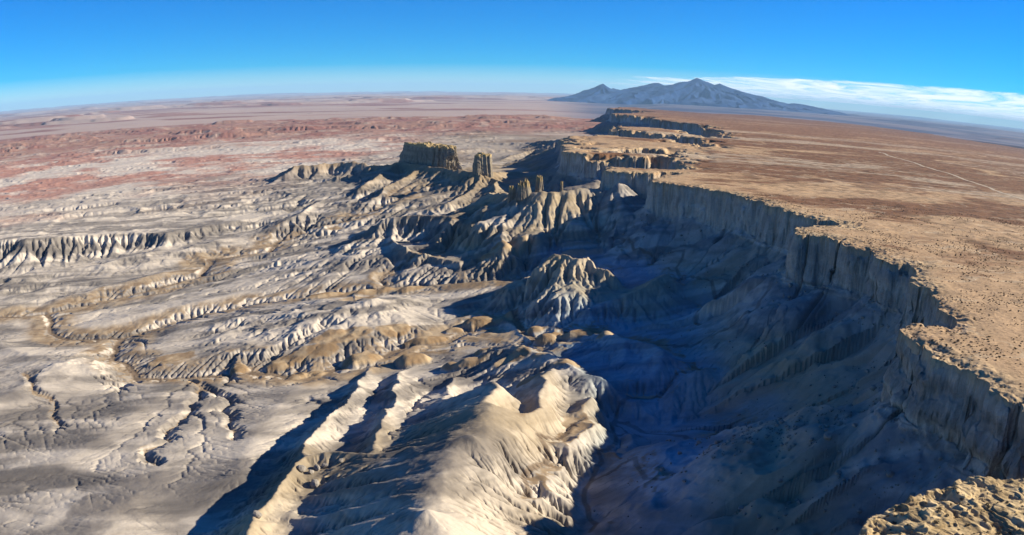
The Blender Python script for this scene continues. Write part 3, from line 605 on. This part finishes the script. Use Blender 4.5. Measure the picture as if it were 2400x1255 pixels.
# ------------------------------------------------------------------ rocks that stand on their own
def spot(px, py, z):
    x, y = unp(px, py, z); return float(x), float(y)
def rock(name, cx, cy, a, b, rot, z0, ztop, seed, flute=.12, taper=.18, rag=3.0, nth=260, nz=46, sq=3.0, label='', category=''):
    """a standing rock: fluted walls on a rounded box plan, ragged top"""
    th = np.linspace(0, 2 * np.pi, nth, endpoint=False); us = np.linspace(0, 1, nz)
    ntop = 14; rows = []
    def plan(k):
        q = (np.abs(np.cos(th)) ** sq + np.abs(np.sin(th)) ** sq) ** (-1 / sq)
        return a * k * q * np.cos(th), b * k * q * np.sin(th)
    m_ = min(a, b); sc = m_ * .55
    for i, u in enumerate(us):
        x, y = plan(1 + taper * (1 - u) ** 1.6 - .04 * u ** 4)
        z = z0 + (ztop - z0) * u
        n = fbm(x / sc + seed * 3.7 + z * .012, y / sc - z * .01, 5, seed) * flute * m_ * 1.6 - np.exp(-(fbm(x / (sc * 2) + seed, y / (sc * 2), 2, seed + 5) / .05) ** 2) * flute * m_ * .9
        n += fbm(x / 5 + z / 4, y / 5 - z / 5, 3, seed + 9) * m_ * .05
        l = np.hypot(x / a, y / b); rows.append((x * (1 + n / m_), y * (1 + n / m_), np.full(nth, z)))
    ex, ey, _ = rows[-1]
    for j in range(1, ntop + 1):
        k = 1 - j / ntop * .999
        rows.append((ex * k, ey * k, np.full(nth, ztop)))
    P = np.array([np.stack(r_, -1) for r_ in rows])
    px_, py_ = P[..., 0], P[..., 1]
    rg = (fbm(px_ / (m_ * .5) + seed, py_ / (m_ * .5), 4, seed + 21) - .2 * np.abs(fbm(px_ / 6, py_ / 6, 3, seed + 22))) * rag
    wt = np.clip((P[..., 2] - z0) / (ztop - z0), 0, 1) ** 2; P[..., 2] += rg * wt
    c, s_ = math.cos(rot), math.sin(rot); xx = P[..., 0] * c - P[..., 1] * s_; yy = P[..., 0] * s_ + P[..., 1] * c
    i = np.arange(len(rows) * nth).reshape(len(rows), nth); j = np.roll(i, -1, 1)
    f = np.stack([i[:-1], j[:-1], j[1:], i[1:]], -1).reshape(-1, 4)
    zz = P[..., 2]; st = fbm(zz / 6 + seed, xx / 80, 3, seed + 31); sv = fbm(xx / 3, yy / 3 + zz / 30, 3, seed + 33)
    cc = lerp(col(.16, .135, .105), col(.26, .22, .16), sstep(-.5, .5, st * .7 + sv * .7)); cc = lerp(cc, col(.34, .25, .12), sstep(ztop - 7, ztop - 1, zz))
    me = mesh(name, np.stack([xx, yy, zz - z0], -1).reshape(-1, 3), f, M_rock, cc.reshape(-1, 3))
    return link(name, me, loc=(cx, cy, z0), label=label, category=category)
bx0, by0 = spot(942, 373, -44); bx1, by1 = spot(1040, 388, -44)
rock('butte', (bx0 + bx1) / 2 + 14, (by0 + by1) / 2 + 14, math.hypot(bx1 - bx0, by1 - by0) / 2, 22, math.atan2(by1 - by0, bx1 - bx0), -62, -9, 3, .12, .28, 6, 620, 70, 3.2,
     label='large flat topped sandstone butte with a golden rim, left of the square rock tower', category='butte')
def R_(nm, px, py, z, wpx, hpx, seed, lab, asp=.8, rag=3, sq=3, tp=.15, rot=.3):
    x, y = spot(px, py, z); k = math.hypot(x, y) / FP
    gz = max(ground_z(x + dx_, y + dy_) for dx_ in (-6, 0, 6) for dy_ in (-5, 0, 5)); zt = max(z + hpx * k, gz + .45 * hpx * k)
    return rock(nm, x, y, wpx * k / 2, wpx * k / 2 * asp, rot, gz - 8, zt, seed, .16, tp, rag, 150, 40, sq, lab, 'rock tower' if wpx > 25 else 'rock spire')
R_('rock_tower', 1132, 403, -42, 38, 42, 11, 'square upright rock tower standing alone right of the flat topped butte', .8, 4, 4)
R_('rock_spire', 1264, 448, -29, 15, 31, 12, 'tallest jagged spire on the crest of the big fluted grey slope', .8, 9, 2.0, .9)
R_('rock_spire', 1228, 450, -29, 30, 19, 13, 'broad broken rock fin left of the tallest spire on the fluted slope', .4, 12, 2.2, .5)
R_('rock_spire', 1200, 453, -32, 16, 14, 14, 'low stub of rock at the left end of the fluted crest', .8, 4, 2.4, .3)
R_('rock_spire', 1316, 445, -27, 6, 19, 15, 'thin needle of rock standing alone right of the jagged spires', .8, 2, 2.2, .5)
log('rocks')

def inview(x, y, z):
    dz = z - CZ; Zc = y * math.cos(PITCH) - dz * math.sin(PITCH); Yc = y * math.sin(PITCH) + dz * math.cos(PITCH)
    th = np.arccos(Zc / np.sqrt(x * x + y * y + dz * dz)); r = 2 * FP * np.sin(th / 2); n = np.hypot(x, Yc); u = r * x / n; v = r * Yc / n
    return (np.abs(u) < 1205) & (np.abs(v) < 640)
def samp(A, x, y):
    i = np.clip(np.searchsorted(lr, np.log(np.hypot(x, y))) - 1, 0, NR - 2); j = np.clip(((np.arctan2(x, y) + TH0) / DTH).astype(int), 0, NT - 2)
    return A[i, j]
def gz_arr(x, y): return np.array([ground_z(a, b) for a, b in zip(x, y)])

# low desert shrubs on the plateau
g = np.random.default_rng(21)
def bush_parts(seed, n=110):
    q = np.random.default_rng(seed); co = []; fa = []
    for k in range(n):
        d = q.normal(size=3); d /= np.linalg.norm(d); d[2] = abs(d[2]); r = q.uniform(.45, 1.0)
        c = d * r * np.array([.55, .55, .42]) * (1 + .25 * math.sin(seed + 3 * math.atan2(d[1], d[0]))) + [0, 0, .06]
        u = q.normal(size=3); u /= np.linalg.norm(u); v = np.cross(u, q.normal(size=3)); v /= np.linalg.norm(v); s_ = q.uniform(.05, .11)
        b0 = len(co); co += [c - u * s_ - v * s_ * .6, c + u * s_ - v * s_ * .6, c + u * s_ * .7 + v * s_, c - u * s_ * .7 + v * s_]; fa.append((b0, b0 + 1, b0 + 2, b0 + 3))
    leaf = (np.array(co), np.array(fa)); co = []; fa = []
    for k in range(7):
        a = k / 7 * 6.283 + q.uniform(0, .6); t = np.array([math.cos(a) * .38, math.sin(a) * .38, .34]); w_ = .018
        p = np.array([-math.sin(a), math.cos(a), 0]) * w_; o = np.array([0, 0, -.12]); b0 = len(co)
        co += [o - p * 1.6, o + p * 1.6, o + [0, 0, w_ * 3], t - p * .5, t + p * .5, t + [0, 0, w_]]
        fa += [(b0, b0 + 1, b0 + 4, b0 + 3), (b0 + 1, b0 + 2, b0 + 5, b0 + 4), (b0 + 2, b0, b0 + 3, b0 + 5)]
    return leaf, (np.array(co), np.array(fa))
protos = []
for sd in range(3):
    lf, stm = bush_parts(sd + 1)
    protos.append((mesh('foliage', lf[0], lf[1], M_leaf, smooth=False), mesh('stem', stm[0], stm[1], M_stem, smooth=False), lf))
N = 60000; a_ = g.uniform(-.1, TH0, N); r_ = np.sqrt(g.uniform(130 ** 2, 900 ** 2, N)); x = r_ * np.sin(a_); y = r_ * np.cos(a_)
dd = samp(dj1, x, y); dens = vnoise(x / 30, y / 30, 301) * .6 + vnoise(x / 6, y / 6, 302) * .6
ok = (dd < -3) & (dens > .60) & (g.random(N) < np.where(dd > -60, .9, .5)); x, y, r_ = x[ok], y[ok], r_[ok]
ok = inview(x, y, 0 * x); x, y, r_ = x[ok], y[ok], r_[ok]; o = np.argsort(r_); x, y, r_ = x[o], y[o], r_[o]
keep = []; cellset = set()
for i in range(len(x)):
    c_ = (int(x[i] / 2.6), int(y[i] / 2.6))
    if c_ in cellset: continue
    cellset.add(c_); keep.append(i)
x, y = x[keep], y[keep]; log('shrubs', len(x))
for i in range(min(300, len(x))):
    lf, stm, _ = protos[i % 3]; sc = float(g.uniform(.5, 1.0) + .7 * g.random() ** 4)
    b_ = link('desert_shrub', None, loc=(float(x[i]), float(y[i]), ground_z(x[i], y[i])), label='small dark desert shrub on the pale ground near the cliff rim', category='shrub', group='small dark shrubs scattered on the plateau')
    b_.rotation_euler = (0, 0, float(g.uniform(0, 6.28))); b_.scale = (sc, sc, sc * .8)
    link('foliage', lf, b_); link('stem', stm, b_)
co = []; fa = []; nb_ = 0
gz = gz_arr(x[300:7300], y[300:7300])
for i in range(300, min(7300, len(x))):
    lc, lfc = protos[i % 3][2]; n = 26 if i < 2500 else 14; sc = g.uniform(.45, .9) + .6 * g.random() ** 4; sel = (np.arange(n) * 4)
    p = lc[:n * 4].copy(); ctr = p.reshape(n, 4, 3).mean(1, keepdims=True); p = (ctr + (p.reshape(n, 4, 3) - ctr) * 2.0).reshape(-1, 3) * sc
    co.append(p + [x[i], y[i], gz[i - 300]]); fa.append(lfc[:n] + nb_); nb_ += n * 4
link('shrub_cover', mesh('shrub_cover', np.concatenate(co), np.concatenate(fa), M_leaf, smooth=False), kind='stuff', label='dark scrub dotted over the plateau further back', category='scrub')

# fallen boulders
def boulder_mesh(seed):
    import bmesh
    bm = bmesh.new(); bmesh.ops.create_icosphere(bm, subdivisions=2, radius=1)
    q = np.random.default_rng(seed); pl = q.normal(size=(9, 3)); pl /= np.linalg.norm(pl, axis=1)[:, None]; hh = q.uniform(.55, .9, 9)
    for v in bm.verts:
        p = np.array(v.co)
        for a, b in zip(pl, hh):
            t = p @ a
            if t > b: p = p - a * (t - b)
        p[2] *= .75; v.co = p
    me = bpy.data.meshes.new('boulder'); bm.to_mesh(me); bm.free(); me.materials.append(M_boul); return me
bms = [boulder_mesh(k) for k in range(5)]
N = 160000; a_ = g.uniform(-.1, TH0, N); r_ = np.sqrt(g.uniform(230 ** 2, 1000 ** 2, N)); x = r_ * np.sin(a_); y = r_ * np.cos(a_)
dd = samp(dj1, x, y); wv = samp(SLP, x, y)
p = np.exp(-np.abs(dd - 26) / 26) * sstep(.35, .75, vnoise(x / 24, y / 24, 311)) * .35 + 1.3 * np.exp(-((x - 150) / 45) ** 2 - ((y - 375) / 40) ** 2) * sstep(.3, .7, vnoise(x / 12, y / 12, 312))
ok = (dd > 10) & (dd < 150) & (g.random(N) < p * .5); x, y, r_ = x[ok], y[ok], r_[ok]
sz = .35 + .5 * g.exponential(.7, len(x)); sz = np.minimum(sz, 2.4); z_ = gz_arr(x, y); ok = inview(x, y, z_); x, y, r_, sz, z_ = x[ok], y[ok], r_[ok], sz[ok], z_[ok]
o = np.argsort(-sz / r_); x, y, sz, z_ = x[o], y[o], sz[o], z_[o]; log('boulders', len(x))
for i in range(min(300, len(x))):
    b_ = link('boulder', bms[i % 5], loc=(float(x[i]), float(y[i]), float(z_[i] + sz[i] * .25)), label='grey fallen boulder on the shaded talus below the cliff', category='boulder', group='fallen boulders on the shaded talus slopes')
    b_.rotation_euler = (float(g.uniform(-.4, .4)), float(g.uniform(-.4, .4)), float(g.uniform(0, 6.28))); b_.scale = (float(sz[i]),) * 3
vs = [np.array([v.co for v in m_.vertices]) for m_ in bms]; fs_ = [np.array([list(p_.vertices) for p_ in m_.polygons]) for m_ in bms]
co = []; fa = []; nb_ = 0
for i in range(300, min(5300, len(x))):
    k = i % 5; a = g.uniform(0, 6.28); c, s_ = math.cos(a), math.sin(a); p = vs[k] * sz[i]; p = np.stack([p[:, 0] * c - p[:, 1] * s_, p[:, 0] * s_ + p[:, 1] * c, p[:, 2]], -1)
    co.append(p + [x[i], y[i], z_[i] + sz[i] * .2]); fa.append(fs_[k] + nb_); nb_ += len(p)
if co: link('rubble', mesh('rubble', np.concatenate(co), np.concatenate(fa), M_boul, smooth=False), kind='stuff', label='small rubble strewn over the shaded talus', category='rubble')
# loose cap blocks on the sunlit ridge in the lower left
for n, (px, py, s_, lab) in enumerate([(706, 1098, 3.0, 'leftmost pale cap block on the lower left ridge crest'), (728, 1106, 2.2, 'small cap block just right of the leftmost one on the ridge'), (742, 1096, 2.6, 'third pale cap block along the lower left ridge'),
        (762, 1092, 2.2, 'flat cap block in the middle of the ridge row'), (800, 1088, 1.8, 'small cap block toward the right end of the ridge row'), (738, 1134, 3.4, 'largest pale block fallen below the ridge row'), (602, 1205, 3.0, 'lone pale block at the lower tip of the ridge')]):
    x_, y_ = spot(px, py, -86)
    for it in range(6): x_, y_ = spot(px, py, ground_z(x_, y_) + s_ * .4)
    b_ = link('cap_block', bms[n % 5], loc=(x_, y_, ground_z(x_, y_) + s_ * .3), label=lab, category='rock'); b_.scale = (s_ * 1.1, s_ * .8, s_); b_.rotation_euler = (0, .1, n)
# sandy track across the plateau
tp_ = [(2060, 358), (2096, 371), (2160, 391), (2230, 412), (2300, 436), (2360, 457), (2440, 486)]
pt = unp([p[0] for p in tp_], [p[1] for p in tp_], -4.0); t_ = np.linspace(0, len(pt) - 1, 260); cx_ = np.interp(t_, range(len(pt)), pt[:, 0]); cy_ = np.interp(t_, range(len(pt)), pt[:, 1])
cx_ += 3 * np.sin(t_ * 5); tn = np.stack([np.gradient(cx_), np.gradient(cy_)], -1); tn /= np.linalg.norm(tn, axis=1)[:, None]; rows = []
for k in (-1, -.5, 0, .5, 1):
    x_ = cx_ - tn[:, 1] * k * 3.2; y_ = cy_ + tn[:, 0] * k * 3.2; rows.append(np.stack([x_, y_, gz_arr(x_, y_) + .35 - .1 * abs(k)], -1))
P = np.array(rows); i = np.arange(P.shape[0] * P.shape[1]).reshape(P.shape[:2])
link('dirt_track', mesh('dirt_track', P.reshape(-1, 3), np.stack([i[:-1, :-1], i[:-1, 1:], i[1:, 1:], i[1:, :-1]], -1).reshape(-1, 4)[:, ::-1], M_sand), kind='structure', label='thin pale dirt track crossing the brown plateau', category='track')
log('objects')

# clouds: a thin high layer, far beyond the mountains on the right
def cloud():
    az0, az1 = radians(4), radians(56); nA, nR = 520, 60; H = 3000.0
    az = np.linspace(az0, az1, nA)
    # the near edge of the layer as the photo shows it (elevation above the horizon)
    el = np.interp(az, np.radians([4, 8, 12, 16, 22, 28, 34, 40, 56]), np.radians([1.0, 1.45, 1.5, 1.9, 2.1, 2.3, 2.45, 2.5, 2.6]))
    near = H / np.tan(el); t = np.linspace(0, 1, nR)
    r = near[None] * (460000.0 / near[None]) ** t[:, None]
    x = r * np.sin(az)[None]; y = r * np.cos(az)[None]; z = H + 100 + fbm(x / 30000, y / 30000, 4, 201) * 160
    return x, y, z, np.broadcast_to(t[:, None], x.shape)
cx, cy, cz_, ct = cloud()
m = bpy.data.materials.new('cirrus'); m.use_nodes = True; t = m.node_tree; t.nodes.clear()
o_ = t.nodes.new('ShaderNodeOutputMaterial'); tr = t.nodes.new('ShaderNodeBsdfTransparent'); tl_ = t.nodes.new('ShaderNodeBsdfTranslucent'); tl_.inputs[0].default_value = (.95, .95, .95, 1)
tcd = t.nodes.new('ShaderNodeTexCoord'); mp = t.nodes.new('ShaderNodeMapping'); mp.inputs['Scale'].default_value = (1 / 26000, 1 / 26000, 0); mp.inputs['Rotation'].default_value = (0, 0, radians(25))
mp2 = t.nodes.new('ShaderNodeVectorMath'); mp2.operation = 'MULTIPLY'; mp2.inputs[1].default_value = (1.6, .30, 1)
nz = t.nodes.new('ShaderNodeTexNoise'); nz.inputs['Scale'].default_value = 2.2; nz.inputs['Detail'].default_value = 12; nz.inputs['Roughness'].default_value = .62; nz.inputs['Distortion'].default_value = 1.0
at = t.nodes.new('ShaderNodeAttribute'); at.attribute_name = 'pigment'
sub = t.nodes.new('ShaderNodeMath'); sub.operation = 'ADD'
mr = t.nodes.new('ShaderNodeMapRange'); mr.interpolation_type = 'SMOOTHSTEP'; mr.inputs[1].default_value = .55; mr.inputs[2].default_value = .95; mr.inputs[4].default_value = .9
mxs = t.nodes.new('ShaderNodeMixShader')
t.links.new(tcd.outputs['Object'], mp.inputs[0]); t.links.new(mp.outputs[0], mp2.inputs[0]); t.links.new(mp2.outputs[0], nz.inputs['Vector'])
t.links.new(nz.outputs[0], sub.inputs[0]); t.links.new(at.outputs['Fac'], sub.inputs[1]); t.links.new(sub.outputs[0], mr.inputs[0])
t.links.new(mr.outputs[0], mxs.inputs[0]); t.links.new(tr.outputs[0], mxs.inputs[1]); t.links.new(tl_.outputs[0], mxs.inputs[2]); t.links.new(mxs.outputs[0], o_.inputs[0])
cover = sstep(0, .10, ct) * sstep(radians(4), radians(15), np.arctan2(cx, cy)) * .26 + sstep(.1, .4, ct) * .05 - .16 * (1 - sstep(0, .08, ct))
link('cloud', gridmesh('cloud', cx, cy, cz_, np.repeat(cover[..., None], 3, -1), np.ones((ct.shape[0] - 1, ct.shape[1] - 1), bool), m), kind='structure', label='long white cloud bank low over the horizon right of the mountains', category='cloud')

# haze: even pale air round the whole land
def box(name, x0, x1, y0, y1, z0, z1, mat):
    co = np.array([(x, y, z) for z in (z0, z1) for y in (y0, y1) for x in (x0, x1)], np.float32)
    f = np.array([(0, 2, 3, 1), (4, 5, 7, 6), (0, 1, 5, 4), (2, 6, 7, 3), (0, 4, 6, 2), (1, 3, 7, 5)])
    return mesh(name, co, f, mat, smooth=False)
m = bpy.data.materials.new('haze'); m.use_nodes = True; t = m.node_tree; t.nodes.clear()
o_ = t.nodes.new('ShaderNodeOutputMaterial'); v = t.nodes.new('ShaderNodeVolumePrincipled'); v.inputs['Color'].default_value = (.38, .67, 1.0, 1)
v.inputs['Density'].default_value = 1.25e-5; v.inputs['Anisotropy'].default_value = 0.0
t.links.new(v.outputs[0], o_.inputs['Volume'])
link('haze', box('haze', -110000, 110000, -3000, 125000, -420, 1250, m), kind='stuff', label='pale blue haze in the air over the whole desert', category='haze')
log('done')
